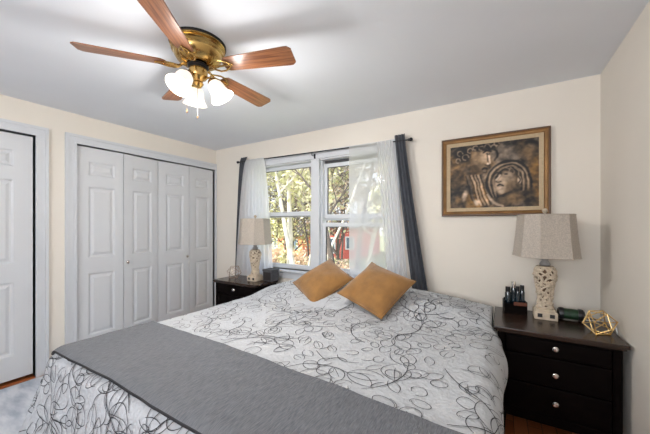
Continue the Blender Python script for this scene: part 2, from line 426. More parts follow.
# picture-frame casing and head
m.box(WX0 - 0.075, WX0, y0, YB, WZ0 - 0.02, WZ1 + 0.07, 0.003)
m.box(WX1, WX1 + 0.075, y0, YB, WZ0 - 0.02, WZ1 + 0.07, 0.003)
m.box(WX0, WX1, y0, YB, WZ1, WZ1 + 0.07, 0.003)
m.box(WX0 - 0.085, WX1 + 0.085, y0 - 0.008, YB, WZ1 + 0.055, WZ1 + 0.078, 0.003)
m.box(-1.757, -1.655, YB - 0.018, YB + T, WZ0, WZ1, 0.002)           # mullion between the units
m.box(WX0, WX1, YB - 0.0, YB + T, WZ1 - 0.012, WZ1)                # head jamb
m.box(WX0, WX0 + 0.015, YB, YB + T, WZ0, WZ1); m.box(WX1 - 0.015, WX1, YB, YB + T, WZ0, WZ1)
struct(m.build('window_1', M['white']))
m = MB(); m.box(WX0 - 0.10, WX1 + 0.10, YB - 0.05, YB + T, WZ0 - 0.025, WZ0, 0.004); m.box(WX0 - 0.07, WX1 + 0.07, YB - 0.016, YB, WZ0 - 0.10, WZ0 - 0.026, 0.003)
struct(m.build('window_sill_1', M['white'])).name = 'trim_4'
def sash(x0, x1, z0, z1, y, st=0.035, tr=0.042, br=0.045, th=0.03):
    m = MB()
    m.box(x0, x0 + st, y, y + th, z0, z1, 0.003); m.box(x1 - st, x1, y, y + th, z0, z1, 0.003)
    m.box(x0 + st, x1 - st, y, y + th, z0, z0 + br, 0.003); m.box(x0 + st, x1 - st, y, y + th, z1 - tr, z1, 0.003)
    # dark glazing seal
    e = 0.004
    g = MB().box(x0 + st, x1 - st, y + th * 0.45, y + th * 0.55, z0 + br, z1 - tr)
    s_ = MB()
    s_.box(x0 + st, x0 + st + e, y + 0.006, y + th - 0.006, z0 + br, z1 - tr); s_.box(x1 - st - e, x1 - st, y + 0.006, y + th - 0.006, z0 + br, z1 - tr)
    s_.box(x0 + st + e, x1 - st - e, y + 0.006, y + th - 0.006, z1 - tr - e, z1 - tr)
    return m, g, s_
def unit(n, x0, x1, zt, meet, off, label):
    w_ = D.objects.new('window_%d' % n, None); COL.objects.link(w_); w_.location = (0, 0, 0); struct(w_)
    for nm, (p, g, s_) in (('upper_sash', sash(x0 + 0.012, x1 - 0.012, meet, zt, YB + 0.075)),
                       ('lower_sash', sash(x0 + 0.012, x1 - 0.012, WZ0 + 0.004, meet + off, YB + 0.040, br=0.05))):
        o = p.build(nm, M['vinyl'], w_); g.build('glass_pane', M['glass'], o); s_.build('glazing_seal', M['track'], o)
    t = MB()
    for xx in (x0, x1 - 0.012): t.box(xx, xx + 0.012, YB + 0.03, YB + 0.11, WZ0, WZ1 - 0.012)
    t.build('jamb_liner', M['vinyl'], w_)
    # screen frame outside
    s2 = MB(); s2.box(x0 + 0.012, x1 - 0.012, YB + 0.112, YB + 0.122, meet - 0.02, meet + 0.015)
    s2.build('storm_rail', M['vinyl'], w_)
    l = MB(); l.box((x0 + x1) / 2 - 0.03, (x0 + x1) / 2 + 0.03, YB + 0.048, YB + 0.07, meet + off, meet + off + 0.014, 0.003)
    l.build('sash_lock', M['nickel'], w_)
unit(2, WX0 + 0.015, -1.757, WZ1 - 0.012, 1.385, 0.035, '')
unit(3, -1.655, WX1 - 0.015, WZ1 - 0.045, 1.345, -0.045, '')
struct(MB().box(-1.655, WX1 - 0.015, YB + 0.09, YB + 0.11, WZ1 - 0.045, WZ1 - 0.012).build('trim_5', M['track']))

# ------------------------------------------------------------------ outdoors
GZ = -1.6
struct(MB().box(-70, 25, YB + T + 0.02, 75, GZ - 0.2, GZ).build('ground', M['grass']))
def house(label, cx, cy, wx, wy, h, mat, wins):
    t = thing('house', label, 'house', (cx, cy, GZ), 0, 'houses seen through the window')
    MB().box(-wx / 2, wx / 2, 0, wy, 0, h).build('wall', mat, t)
    r = MB(); o = 0.35
    r.add([(-wx / 2 - o, -o, h), (wx / 2 + o, -o, h), (wx / 2 + o, wy + o, h), (-wx / 2 - o, wy + o, h), (-wx / 2 - o, wy / 2, h + 1.1), (wx / 2 + o, wy / 2, h + 1.1)],
          [(0, 1, 5, 4), (2, 3, 4, 5), (0, 4, 3), (1, 2, 5), (3, 2, 1, 0)])
    r.build('roof', M['roof'], t)
    for (a, z, ww, hh) in wins:
        f = MB(); e = 0.1
        f.box(a - ww / 2 - e, a + ww / 2 + e, -0.06, 0.0, z - e, z); f.box(a - ww / 2 - e, a + ww / 2 + e, -0.06, 0.0, z + hh, z + hh + e)
        f.box(a - ww / 2 - e, a - ww / 2, -0.06, 0.0, z, z + hh); f.box(a + ww / 2, a + ww / 2 + e, -0.06, 0.0, z, z + hh)
        fo = f.build('window', M['house_trim'], t)
        MB().box(a - ww / 2, a + ww / 2, -0.02, 0.0, z, z + hh).build('pane', M['house_glass'], fo)
house('orange house behind the trees, in the lower left window', -17.6, 21.5, 4.6, 6, 1.95, M['brick_o'], [(-1.0, 0.7, 0.6, 0.8), (1.4, 0.7, 0.6, 0.8)])
house('red house behind the trees, in the lower right window', -12.2, 22, 3.6, 6, 2.6, M['brick_r'], [(-0.4, 0.5, 0.7, 1.2), (1.4, 0.9, 0.6, 0.9)])

def tree(label, x, y, h, r, lean, bark, leafmat, nleaf, leafr, seed, spread=1.0, levels=3, leafsize=0.12, start=0.35, nb=6):
    rnd = random.Random(seed)
    t = thing('tree', label, 'tree', (x, y, GZ), 0, 'trees outside the window')
    tb = MB(); tips = []
    def branch(p, d, L, rad, lev):
        n = 6; pts = [p]; rs = [rad]; q = p.copy(); dd = d.copy()
        for i in range(n):
            dd = (dd + Vector((rnd.uniform(-1, 1), rnd.uniform(-1, 1), rnd.uniform(-.5, .7))) * (0.10 if lev == 0 else 0.2)).normalized()
            q = q + dd * L / n; pts.append(q.copy()); rs.append(max(0.006, rad * (1 - 0.75 * (i + 1) / n)))
            if lev < levels and (i + 1) / n > (start if lev == 0 else 0.2):
                for _ in range(2 if lev else max(1, nb // 4)):
                    az = rnd.uniform(0, 2 * PI); el = rnd.uniform(0.3, 1.0)
                    nd = (dd * el + Vector((math.cos(az), math.sin(az), 0.25)) * spread).normalized()
                    branch(q.copy(), nd, L * rnd.uniform(0.42, 0.62), rs[-1] * 0.62, lev + 1)
            if lev >= 1: tips.append(q.copy())
        tb.tube(pts, rs, 6 if lev < 2 else 4)
    branch(Vector((0, 0, -0.05)), Vector((lean[0], lean[1], 1)).normalized(), h, r, 0)
    tb.build('trunk', bark, t, smooth=True)
    if nleaf:
        lb = MB()
        for _ in range(nleaf):
            c = rnd.choice(tips) + Vector((rnd.gauss(0, 1), rnd.gauss(0, 1), rnd.gauss(0, 1))) * leafr
            if c.z < 0.1: continue
            a = Vector((rnd.gauss(0, 1), rnd.gauss(0, 1), rnd.gauss(0, 1))).normalized(); b = a.orthogonal().normalized()
            s1 = leafsize * rnd.uniform(0.6, 1.4); s2 = s1 * 0.55
            lb.add([c - a * s1, c + b * s2, c + a * s1, c - b * s2], [(0, 1, 2, 3)])
        lb.build('foliage', leafmat, t)
    return t
tree('pale birch trunk with twin neighbour, left in the lower left window', -8.05, 10.3, 7.0, 0.16, (0.03, 0), M['bark_pale'], M['leaf_y'], 500, 0.35, 11, start=0.5)
tree('pale birch standing close right of the other birch', -7.0, 9.4, 6.5, 0.13, (-0.13, 0.0), M['bark_pale'], M['leaf_y'], 400, 0.35, 12, start=0.5)
tree('pale leaning trunk against the centre mullion', -7.2, 10.4, 6.5, 0.15, (0.22, 0.0), M['bark_pale'], M['leaf_r'], 300, 0.35, 13, start=0.5)
tree('dark bare tree with a thick slanting branch, upper left window', -8.6, 9.0, 7.5, 0.20, (-0.12, 0.0), M['bark_dark'], M['leaf_g'], 350, 0.3, 14, start=0.25, spread=1.3)
tree('yellow-green autumn tree in the middle of the left window', -12.3, 16, 5.6, 0.12, (0, 0), M['bark_dark'], M['leaf_y'], 6500, 0.5, 15, leafsize=0.10, start=0.12, nb=9)
tree('olive leafy tree at the left edge of the left window', -14.6, 16.0, 6.2, 0.12, (0, 0), M['bark_dark'], M['leaf_g'], 3500, 0.5, 16, leafsize=0.10, start=0.12, nb=9)
tree('rust-leaved tree behind the right window', -9.0, 16.5, 6.2, 0.12, (0, 0), M['bark_dark'], M['leaf_r'], 3500, 0.5, 17, leafsize=0.09, start=0.12, nb=9)
tree('dark twin-stemmed trunk in the lower right window', -3.9, 7.4, 6.0, 0.12, (-0.10, 0), M['bark_dark'], None, 0, 0, 18, start=0.35)
tree('dark thin trunk leaning right in the lower right window', -3.75, 7.4, 5.4, 0.10, (0.14, 0), M['bark_dark'], None, 0, 0, 19, start=0.4)
tree('pale slanting tree in the upper right window', -5.55, 8.2, 7.0, 0.05, (0.27, 0), M['bark_pale'], M['leaf_r'], 250, 0.4, 20, start=0.55)
tree('olive tree beside the mullion in the right window', -6.6, 11.5, 6.2, 0.10, (0, 0), M['bark_pale'], M['leaf_g'], 1800, 0.35, 21, start=0.3, spread=0.6)
tree('pale bare tree behind the right sheer curtain', -6.3, 15.0, 7.0, 0.15, (0.05, 0), M['bark_pale'], M['leaf_r'], 2500, 0.5, 22, start=0.3)
tree('far yellow tree behind the right sheer curtain', -8.0, 27.5, 7.0, 0.2, (0, 0), M['bark_dark'], M['leaf_y'], 5000, 0.8, 23, leafsize=0.18, start=0.2)

def shrub(label, x, y, h, mat, seed):
    rn_ = random.Random(seed); t = thing('shrub', label, 'shrub', (x, y, GZ), 0, 'shrubs outside the window'); tw = MB(); lf = MB()
    for i in range(26):
        az = rn_.uniform(0, 2 * PI); sp_ = rn_.uniform(0.1, 0.55) * h; hh = h * rn_.uniform(0.6, 1.0)
        p = [Vector((math.cos(az) * sp_ * f * f + 0.05 * math.cos(az), math.sin(az) * sp_ * f * f, hh * f)) for f in (0, .3, .6, 1)]
        tw.tube(p, [0.018, 0.013, 0.009, 0.005], 4)
        for _ in range(70):
            c = p[rn_.choice((1, 2, 3))] + Vector((rn_.gauss(0, 1), rn_.gauss(0, 1), rn_.gauss(0, 1))) * 0.16
            a = Vector((rn_.gauss(0, 1), rn_.gauss(0, 1), rn_.gauss(0, 1))).normalized(); b = a.orthogonal().normalized(); s1 = rn_.uniform(0.04, 0.08)
            if c.z > 0.05: lf.add([c - a * s1, c + b * s1 * .5, c + a * s1, c - b * s1 * .5], [(0, 1, 2, 3)])
    tw.build('stems', M['bark_dark'], t); lf.build('foliage', mat, t)
shrub('rust-brown shrub at the lower left of the left window', -11.6, 13.6, 1.5, M['leaf_r'], 31)
shrub('olive shrub between the birch trunks, low in the left window', -9.9, 12.9, 1.3, M['leaf_g'], 32)
shrub('rust-brown shrub against the centre mullion, low in the left window', -8.9, 12.6, 1.5, M['leaf_r'], 33)
shrub('yellowish shrub left of the dark twin trunks, low in the right window', -6.9, 11.5, 1.2, M['leaf_y'], 34)
shrub('rust-brown shrub beneath the dark twin trunks, low in the right window', -6.0, 11.4, 1.1, M['leaf_r'], 35)
tree('thin dark bare tree in the middle of the left window', -10.6, 13.2, 6.2, 0.06, (0.05, 0), M['bark_dark'], None, 0, 0, 41, start=0.15)
tree('thin dark bare tree by the upper part of the centre mullion', -8.6, 12.8, 6.0, 0.06, (-0.06, 0), M['bark_dark'], None, 0, 0, 42, start=0.15)
tree('thin dark bare tree by the edge of the right sheer', -6.9, 13.2, 6.4, 0.06, (0.03, 0), M['bark_dark'], None, 0, 0, 43, start=0.15)

# ------------------------------------------------------------------ curtain rod and curtains
YR = 2.567
def rodz(x): return 2.062 + (x + 2.80) * (-0.018)
rod = thing('curtain_rod', 'thin black curtain rod with ball ends above the window', 'curtain rod', (-1.75, YR, 2.04))
o = Vector((-1.75, YR, 2.04))
MB().tube([Vector((-2.80, YR, rodz(-2.80))) - o, Vector((-0.69, YR, rodz(-0.69))) - o], 0.006, 10).build('pole', M['iron'], rod, smooth=True)
for x, s in ((-2.80, -1), (-0.69, 1)):
    f = MB(); f.tube([(x - o.x, 0, rodz(x) - o.z), (x - o.x + 0.012 * s, 0, rodz(x) - o.z)], 0.011, 12); f.ball((x - o.x + 0.022 * s, 0, rodz(x) - o.z), 0.016)
    f.build('finial', M['iron'], rod, smooth=True)
for x in (-2.74, -1.705, -0.745):
    b = MB(); b.tube([(x - o.x, YB - 0.023 - YR if -2.6 < x < -0.83 else YB - YR, rodz(x) - 0.03 - o.z), (x - o.x, 0, rodz(x) - 0.03 - o.z), (x - o.x, 0, rodz(x) - 0.004 - o.z)], 0.005, 8)
    yy = YB - YR - (0.022 if -2.6 < x < -0.83 else 0)
    b.box(x - o.x - 0.01, x - o.x + 0.01, yy - 0.006, yy, rodz(x) - 0.055 - o.z, rodz(x) - 0.005 - o.z, 0.002)
    b.build('bracket', M['iron'], rod, smooth=True)

def curtain(name, mats, label, cat, xt0, xt1, xb0, xb1, zt, zb, nf, amp, yc=YR, seed=0, bend=1.0, flat=None, group=None, wob=0.006):
    """edges run from (xt0..xt1, zt) to (xb0..xb1, zb); flat=(fraction, n) leaves a taut stretch at the left"""
    rnd = random.Random(seed); ph = [rnd.uniform(0, 6.28) for _ in range(4)]
    NU, NV = max(60, nf * 12), 60
    def fn(u, v):
        z = zt + (zb - zt) * v
        vv = v ** bend
        a = xt0 + (xb0 - xt0) * vv; b = xt1 + (xb1 - xt1) * vv
        x = a + (b - a) * u
        if flat and u < flat: A = amp * 0.12; p = u * 14
        else:
            uu = u if not flat else (u - flat) / (1 - flat)
            A = amp; p = 2 * PI * nf * uu + 0.7 * math.sin(3 * uu + ph[0]) + 0.5 * math.sin(2.2 * v + ph[1])
        k = 0.75 + 0.25 * math.sin(5 * u + ph[2] + v)
        y = yc + A * k * math.sin(p) + (wob * math.sin(7 * u + 3 * v + ph[3]) * v)
        if v < 0.03: y = yc + (y - yc) * (0.6 + 0.4 * v / 0.03)
        x += 0.25 * A * math.sin(2 * p) * (0 if flat and u < flat else 1)
        return Vector((x - (xt0 + xt1) / 2, y - yc, z))
    m = MB().grid(fn, NU, NV)
    if flat:
        cnt = 0; idx = []
        for j in range(NV):
            for i in range(NU): idx.append(0 if (i + 0.5) / NU < flat else 1)
        m.mi = idx
    ob = m.build(name, mats, smooth=True, loc=((xt0 + xt1) / 2, yc, 0))
    tag(ob, label, cat, group); return ob
c = curtain('curtain', M['charcoal'], 'charcoal curtain hanging right of the window, slanting outwards', 'curtain', -0.815, -0.718, -0.565, -0.40, rodz(-.77) + 0.055, 0.02, 4, 0.024, seed=3, bend=1.15)
md = c.modifiers.new('thickness', 'SOLIDIFY'); md.thickness = 0.003
c = curtain('curtain', M['charcoal'], 'charcoal curtain hanging left of the window, by the closet corner', 'curtain', -2.79, -2.665, -2.90, -2.865, rodz(-2.75) + 0.055, 0.02, 4, 0.016, seed=4, bend=0.55, yc=2.585)
md = c.modifiers.new('thickness', 'SOLIDIFY'); md.thickness = 0.003
curtain('sheer_curtain', [M['sheer_flat'], M['sheer_fold']], 'white sheer curtain drawn half across the right window', 'sheer curtain', -1.262, -0.825, -1.262, -0.615, rodz(-1) + 0.012, 0.05, 6, 0.013, seed=5, flat=0.66, yc=2.553)
curtain('sheer_curtain', M['sheer_fold'], 'white sheer curtain bunched at the left of the window behind the lamp', 'sheer curtain', -2.66, -2.385, -2.885, -2.20, rodz(-2.5) + 0.012, 0.05, 8, 0.010, seed=6, bend=0.6, yc=2.555, wob=0.002)

# ------------------------------------------------------------------ rug
rg = MB().box(-3.285, -0.35, -1.3, 1.95, 0.0005, 0.012, 0.003).build('rug', M['rug'])
rg.rotation_euler = (0, 0, 0)
tag(rg, 'pale blue-grey mottled rug under the bed, reaching the door', 'rug')

# ------------------------------------------------------------------ bed
BX0, BX1, BY0, BY1 = -1.86, -0.085, 0.590, 2.46     # core rectangle of the quilt's flat top
RR = 0.08
bed = thing('bed', 'wide bed under the white quilt, between the two nightstands', 'bed', (-0.97, 1.53, 0))
MB().box(-0.90, 0.90, -0.96, 0.955, 0.34, 0.625, 0.05, seg=3).build('mattress', M['mattress'], bed, smooth=True)
MB().box(-0.89, 0.89, -0.95, 0.95, 0.13, 0.34, 0.02).build('box_spring', M['bedbase'], bed, smooth=True)
for sx in (-0.8, 0.8):
    for sy in (-0.85, 0.85):
        MB().box(sx - 0.03, sx + 0.03, sy - 0.03, sy + 0.03, 0.0125 if sy < 0 else 0.0, 0.13).build('leg', M['bedbase'], bed)

def sstep(a, b, x):
    t = max(0, min(1, (x - a) / (b - a))); return t * t * (3 - 2 * t)
def topz(x, y):
    ex = sstep(BX0 - 0.05, BX0 + 0.22, x) * (1 - sstep(BX1 - 0.55, BX1 + 0.05, x) * 0.8)
    hump = 0.100 * sstep(1.80, 2.18, y) * (0.35 + 0.65 * ex) * (1 - 0.5 * sstep(2.38, 2.5, y))
    wav = 0.006 * noise.noise(Vector((x * 3, y * 3, 1.3))) + 0.003 * noise.noise(Vector((x * 11, y * 11, 5)))
    crown = 0.012 * math.sin(PI * max(0, min(1, (x - BX0) / (BX1 - BX0))))
    return 0.655 + hump + crown + wav
EM = 0.60
def S(a, b):
    qx = max(BX0, min(BX1, a)); qy = max(BY0, min(BY1, b))
    dx, dy = a - qx, b - qy; e = math.hypot(dx, dy)
    z0 = topz(qx, qy)
    if e < 1e-7: return Vector((qx, qy, z0))
    nx, ny = dx / e, dy / e; e = min(e, EM)
    if e < RR * PI / 2: h = RR * math.sin(e / RR); v = RR * (1 - math.cos(e / RR))
    else:
        k = e - RR * PI / 2
        # how far the cloth flares: foot and its corners more than the sides
        left = max(0, -nx); foot = max(0, -ny); head = max(0, ny)
        fl = 0.16 * foot + 0.16 * left * (1 + foot) - 0.02 * max(0, nx)
        per = qx * 1.0 + qy * 1.0 + 0.9 * math.atan2(ny, nx)
        fold = (0.022 * math.sin(per * 17 + 1.5 * math.sin(per * 5)) + 0.012 * math.sin(per * 37)) * min(1, k / 0.4)
        if head > 0.7: fold = 0; fl = 0
        if nx > 0.7: fold *= 0.45
        h = RR + fl * k + fold; v = RR + k * (1 - 0.02)
    if ny > 0.7: h *= 0.5
    z = z0 - v
    # right drape bulges out near the mattress edge
    if nx > 0.5: h += (0.004 + 0.028 * math.exp(-((qy - 1.78) / 0.10) ** 2)) * math.sin(min(1, v / 0.30) * PI) * nx + 0.012 * nx * sstep(0, 0.1, v)
    X_ = qx + nx * h
    if nx > 0: X_ = min(X_, 0.12 - 0.165 * sstep(1.86, 2.02, qy + ny * h))
    return Vector((X_, qy + ny * h, max(z, 0.03)))
def Sn(a, b):
    e = 0.004; du = S(a + e, b) - S(a - e, b); dv = S(a, b + e) - S(a, b - e)
    n = du.cross(dv)
    return n.normalized() if n.length > 1e-12 else Vector((0, 0, 1))
m = MB()
A0, A1, B0, B1 = BX0 - EM, BX1 + EM, BY0 - EM, BY1 + 0.25
nu, nv = 170, 170
m.grid(lambda u, v: S(A0 + (A1 - A0) * u, B0 + (B1 - B0) * v), nu, nv, mi=0)
# embroidered vines: ribbons lying on the cloth
rnd = random.Random(21)
def inside(a, b):
    qx = max(BX0, min(BX1, a)); qy = max(BY0, min(BY1, b))
    return math.hypot(a - qx, b - qy) < EM - 0.02 and b < B1 - 0.02
def ribbon(pts, w):
    run = []
    def flush():
        if len(run) > 1:
            vs = []; N = len(run)
            for i, p in enumerate(run):
                t = run[min(i + 1, N - 1)] - run[max(i - 1, 0)]
                if t.length < 1e-9: t = Vector((1, 0))
                t.normalize(); pr = Vector((-t.y, t.x)); ww = w * (0.55 + 0.45 * math.sin(PI * min(1, (i + .6) / (N))))
                nn = Sn(p.x, p.y) * 0.0032
                for s_ in (-1, 1):
                    q = p + pr * ww * s_; vs.append(S(q.x, q.y) + nn)
            m.add(vs, [(2 * i, 2 * i + 1, 2 * i + 3, 2 * i + 2) for i in range(N - 1)], 1)
        run.clear()
    for p in pts:
        if inside(p.x, p.y): run.append(p)
        else: flush()
    flush()
def leaf(p, ang, L, Wd, w, openness=0.0):
    d = Vector((math.cos(ang), math.sin(ang))); n = Vector((-d.y, d.x))
    cur = rnd.uniform(-0.25, 0.25)
    def arc(side, t0, t1, k=1.0):
        pts = []
        for i in range(15):
            t = t0 + (t1 - t0) * i / 14
            prof = math.sin(PI * t) ** 0.75
            pts.append(p + d * (L * t) + n * (side * Wd * prof * k + cur * L * t * (1 - t)))
        return pts
    ribbon(arc(1, 0, 1), w); ribbon(arc(-1, 0.0, 1 - openness), w)
    if rnd.random() < 0.3: ribbon(arc(0.1, 0.0, 0.75), w * 0.8)
def stem(p, ang, n, step, w):
    pts = [p.copy()]; k = rnd.choice((-1, 1)) * rnd.uniform(0.18, 0.42); dk = rnd.uniform(-0.06, 0.06)
    sub = 4; leaves = []
    for i in range(n):
        for _ in range(sub):
            ang += k / sub; p = p + Vector((math.cos(ang), math.sin(ang))) * step / sub; pts.append(p.copy())
        k += dk
        if i > 0: leaves.append((p.copy(), ang, i))
    ribbon(pts, w)
    for (q, a, i) in leaves:
        side = 1 if i % 2 else -1
        L = rnd.uniform(0.085, 0.15); Wd = L * rnd.uniform(0.18, 0.42)
        leaf(q, a + side * rnd.uniform(0.5, 1.0), L, Wd, w * 0.75, rnd.choice((0, 0, 0.15, 0.3)))
    leaf(p, ang, 0.13, 0.035, w * 0.75)
cell = 0.30
ni = int((A1 - A0) / cell) + 1; nj = int((B1 - B0) / cell) + 1
for i in range(ni):
    for j in range(nj):
        p = Vector((A0 + (i + 0.5 + rnd.uniform(-.35, .35)) * cell, B0 + (j + 0.5 + rnd.uniform(-.35, .35)) * cell))
        stem(p, rnd.uniform(0, 2 * PI), rnd.choice((3, 4, 5)), 0.075, 0.0022)
pts_ = []
for _ in range(9000):      # loose leaves and scribbled rings filling the ground evenly
    p = Vector((rnd.uniform(A0, A1), rnd.uniform(B0, B1)))
    if all((p - q_).length > 0.066 for q_ in pts_): pts_.append(p)
for p in pts_:
    a0 = rnd.uniform(0, 2 * PI); k_ = rnd.random()
    if k_ < 0.42: leaf(p, a0, rnd.uniform(0.06, 0.12), rnd.uniform(0.018, 0.034), 0.0015, 0.2)
    elif k_ < 0.66:
        R0 = rnd.uniform(0.024, 0.042); ec = rnd.uniform(0.55, 1)
        ribbon([p + Matrix.Rotation(a0, 2) @ Vector((math.cos(t * 0.3), math.sin(t * 0.3) * ec)) * (R0 * (1 + 0.010 * t)) for t in range(rnd.choice((19, 24, 27)))], 0.0015)
    elif k_ < 0.86:
        kk = rnd.uniform(-1.6, 1.6); L_ = rnd.uniform(0.05, 0.13)
        ribbon([p + Vector((math.cos(a0 + kk * t / 10), math.sin(a0 + kk * t / 10))) * L_ * t / 10 for t in range(11)], 0.0018)
q = m.build('quilt', [M['quilt'], M['stitch']])
q.data.polygons.foreach_set('use_smooth', [True] * len(q.data.polygons))
tag(q, 'white quilt with black stitched leaf vines spread over the bed', 'quilt')

# runner across the foot of the bed
RO = 0.010
def Rf(u, v, off=RO):
    a = (BX0 - 0.065) + (BX1 - BX0 + 0.20) * u
    t = (a + 1.96) / 1.85
    b1 = 1.015 - 0.085 * t
    b0 = BY0 - 0.042 - 0.003 * math.sin(a * 6)
    b = b0 + (b1 - b0) * v
    return S(a, b) + Sn(a, b) * off
m = MB(); NU, NV = 150, 50
m.grid(lambda u, v: Rf(u, v, RO + 0.006), NU, NV); m.grid(lambda u, v: Rf(u, v, 0.004), NU, NV)
n1 = (NU + 1) * (NV + 1)
bd = [i for i in range(NU + 1)] + [j * (NU + 1) + NU for j in range(1, NV + 1)] + [NV * (NU + 1) + i for i in range(NU - 1, -1, -1)] + [j * (NU + 1) for j in range(NV - 1, 0, -1)]
for i in range(len(bd)):
    p_, q_ = bd[i], bd[(i + 1) % len(bd)]; m.f.append((p_, q_, q_ + n1, p_ + n1)); m.mi.append(0)
rn = m.build('bed_runner', M['runner'], smooth=True)
tag(rn, 'dark grey ribbed bed runner folded across the foot of the bed', 'bed runner')
h = MB()
h.tube([Rf(i / 120, 0.0, 0.010) for i in range(121)], 0.0065, 8)
h.build('hem', M['hem'], rn, smooth=True)['label'] = 'dark hem along the foot edge'

# ------------------------------------------------------------------ throw pillows
def pillow(label, loc, rotvec, size, thick, seed):
    r = Vector(rotvec); th = r.length; rot = Matrix.Rotation(th, 3, r.normalized()).to_4x4() @ Matrix.Rotation(PI / 4, 4, 'Z')
    rn_ = random.Random(seed); N = 36; hs = size / 2
    def surf(u, v, side):
        x, y = 2 * u - 1, 2 * v - 1
        pin = 0.055
        px = x * hs * (1 - pin * (1 - y * y) * abs(x) ** 3) ; py = y * hs * (1 - pin * (1 - x * x) * abs(y) ** 3)
        k = max(0, (1 - abs(x) ** 2.6) * (1 - abs(y) ** 2.6)) ** 0.62
        z = side * thick / 2 * k + 0.010 * k * noise.noise(Vector((x * 2.2 + seed, y * 2.2, side)))
        z += 0.006 * k * math.sin(3 * x + 2 * y + seed)
        return Vector((px, py, z + 0.012 * (x * x + y * y - 1) * 0.5))
    m = MB(); m.grid(lambda u, v: surf(u, v, 1), N, N); m.grid(lambda u, v: surf(u, v, -1), N, N)
    o = m.build('throw_pillow', M['mustard'], smooth=True, angle=2.5)
    e = MB(); ring = []
    for k in range(4):
        for i in range(20):
            t = i / 20; u, v = [(t, 0), (1, t), (1 - t, 1), (0, 1 - t)][k]; ring.append(surf(u, v, 1))
    e.tube(ring, 0.0035, 6, closed=True); e.build('piping', M['piping'], o, smooth=True)
    o.matrix_world = Matrix.Translation(loc) @ rot
    tag(o, label, 'throw pillow', 'mustard throw pillows'); return o
pillow('right mustard throw pillow, the larger one nearer the camera', (-0.765, 1.985, 0.822), (0.595, -0.063, 0.433), 0.400, 0.165, 1)
pillow('left mustard throw pillow, tucked behind the right one', (-1.292, 2.10, 0.800), (0.609, -0.098, 0.16), 0.402, 0.165, 2)

# ------------------------------------------------------------------ nightstands
NH, NWd, ND = 0.66, 0.60, 0.50
def nightstand(loc, label):
    t = thing('nightstand', label, 'nightstand', loc, 0, 'dark wood nightstands')
    hw = NWd / 2
    # top with moulded edge; front is y = 0, back y = ND
    m = MB(); m.box(-hw, hw, 0, ND, NH - 0.020, NH, 0.004, seg=3); m.box(-hw + 0.010, hw - 0.010, 0.010, ND, NH - 0.032, NH - 0.020, 0.003)
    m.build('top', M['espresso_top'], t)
    m = MB(); x0, x1, yf = -hw + 0.022, hw - 0.022, 0.030
    m.box(x0, x0 + 0.016, yf, ND - 0.01, 0.14, NH - 0.032); m.box(x1 - 0.016, x1, yf, ND - 0.01, 0.14, NH - 0.032)
    m.box(x0, x1, ND - 0.02, ND - 0.01, 0.14, NH - 0.032); m.box(x0, x1, yf + 0.02, ND - 0.01, 0.14, 0.155)
    m.box(x0, x0 + 0.038, yf - 0.004, yf + 0.03, 0.14, NH - 0.032, 0.006); m.box(x1 - 0.038, x1, yf - 0.004, yf + 0.03, 0.14, NH - 0.032, 0.006)
    m.box(x0 + 0.038, x1 - 0.038, yf, yf + 0.02, NH - 0.046, NH - 0.032)
    m.box(x0 + 0.02, x1 - 0.02, yf + 0.004, yf + 0.02, 0.125, 0.180, 0.003)
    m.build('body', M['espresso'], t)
    for sx in (x0 + 0.022, x1 - 0.022):
        for sy in (yf + 0.018, ND - 0.03):
            l = MB(); c = [(sx - .022, sy - .018), (sx + .022, sy - .018), (sx + .022, sy + .018), (sx - .022, sy + .018)]
            k = 0.62
            vs = [(a, b, 0.14) for a, b in c] + [(sx + (a - sx) * k, sy + (b - sy) * k, 0) for a, b in c]
            l.add(vs, [(0, 1, 2, 3), (7, 6, 5, 4), (0, 4, 5, 1), (1, 5, 6, 2), (2, 6, 7, 3), (3, 7, 4, 0)]); l.build('leg', M['espresso'], t)
    for (z0, z1, kz) in ((0.520, 0.612, 0.577), (0.352, 0.514, 0.428), (0.184, 0.346, 0.268)):
        d = MB().box(x0 + 0.042, x1 - 0.042, yf - 0.004, yf + 0.016, z0, z1, 0.004).build('drawer', M['espresso'], t)
        k = MB(); k.lathe([(0.006, 0), (0.006, 0.010), (0.0145, 0.016), (0.0155, 0.022), (0.010, 0.028), (0, 0.030)], 16, mat=Matrix.Rotation(PI / 2, 3, 'X'), c=(0, yf - 0.004, kz))
        k.build('drawer_knob', M['nickel'], d, smooth=True)['label'] = 'round nickel drawer knob'
    return t
ns_r = nightstand((0.267, 2.055, 0), 'dark three-drawer nightstand in the right corner under the painting')
ns_l = copy_thing(ns_r, (-2.457, 2.165, 0), 0, 'dark nightstand left of the bed, beside the closet, mostly hidden', (1.09, 0.87, 1))
ns_l.scale = (1.09, 0.73, 1)

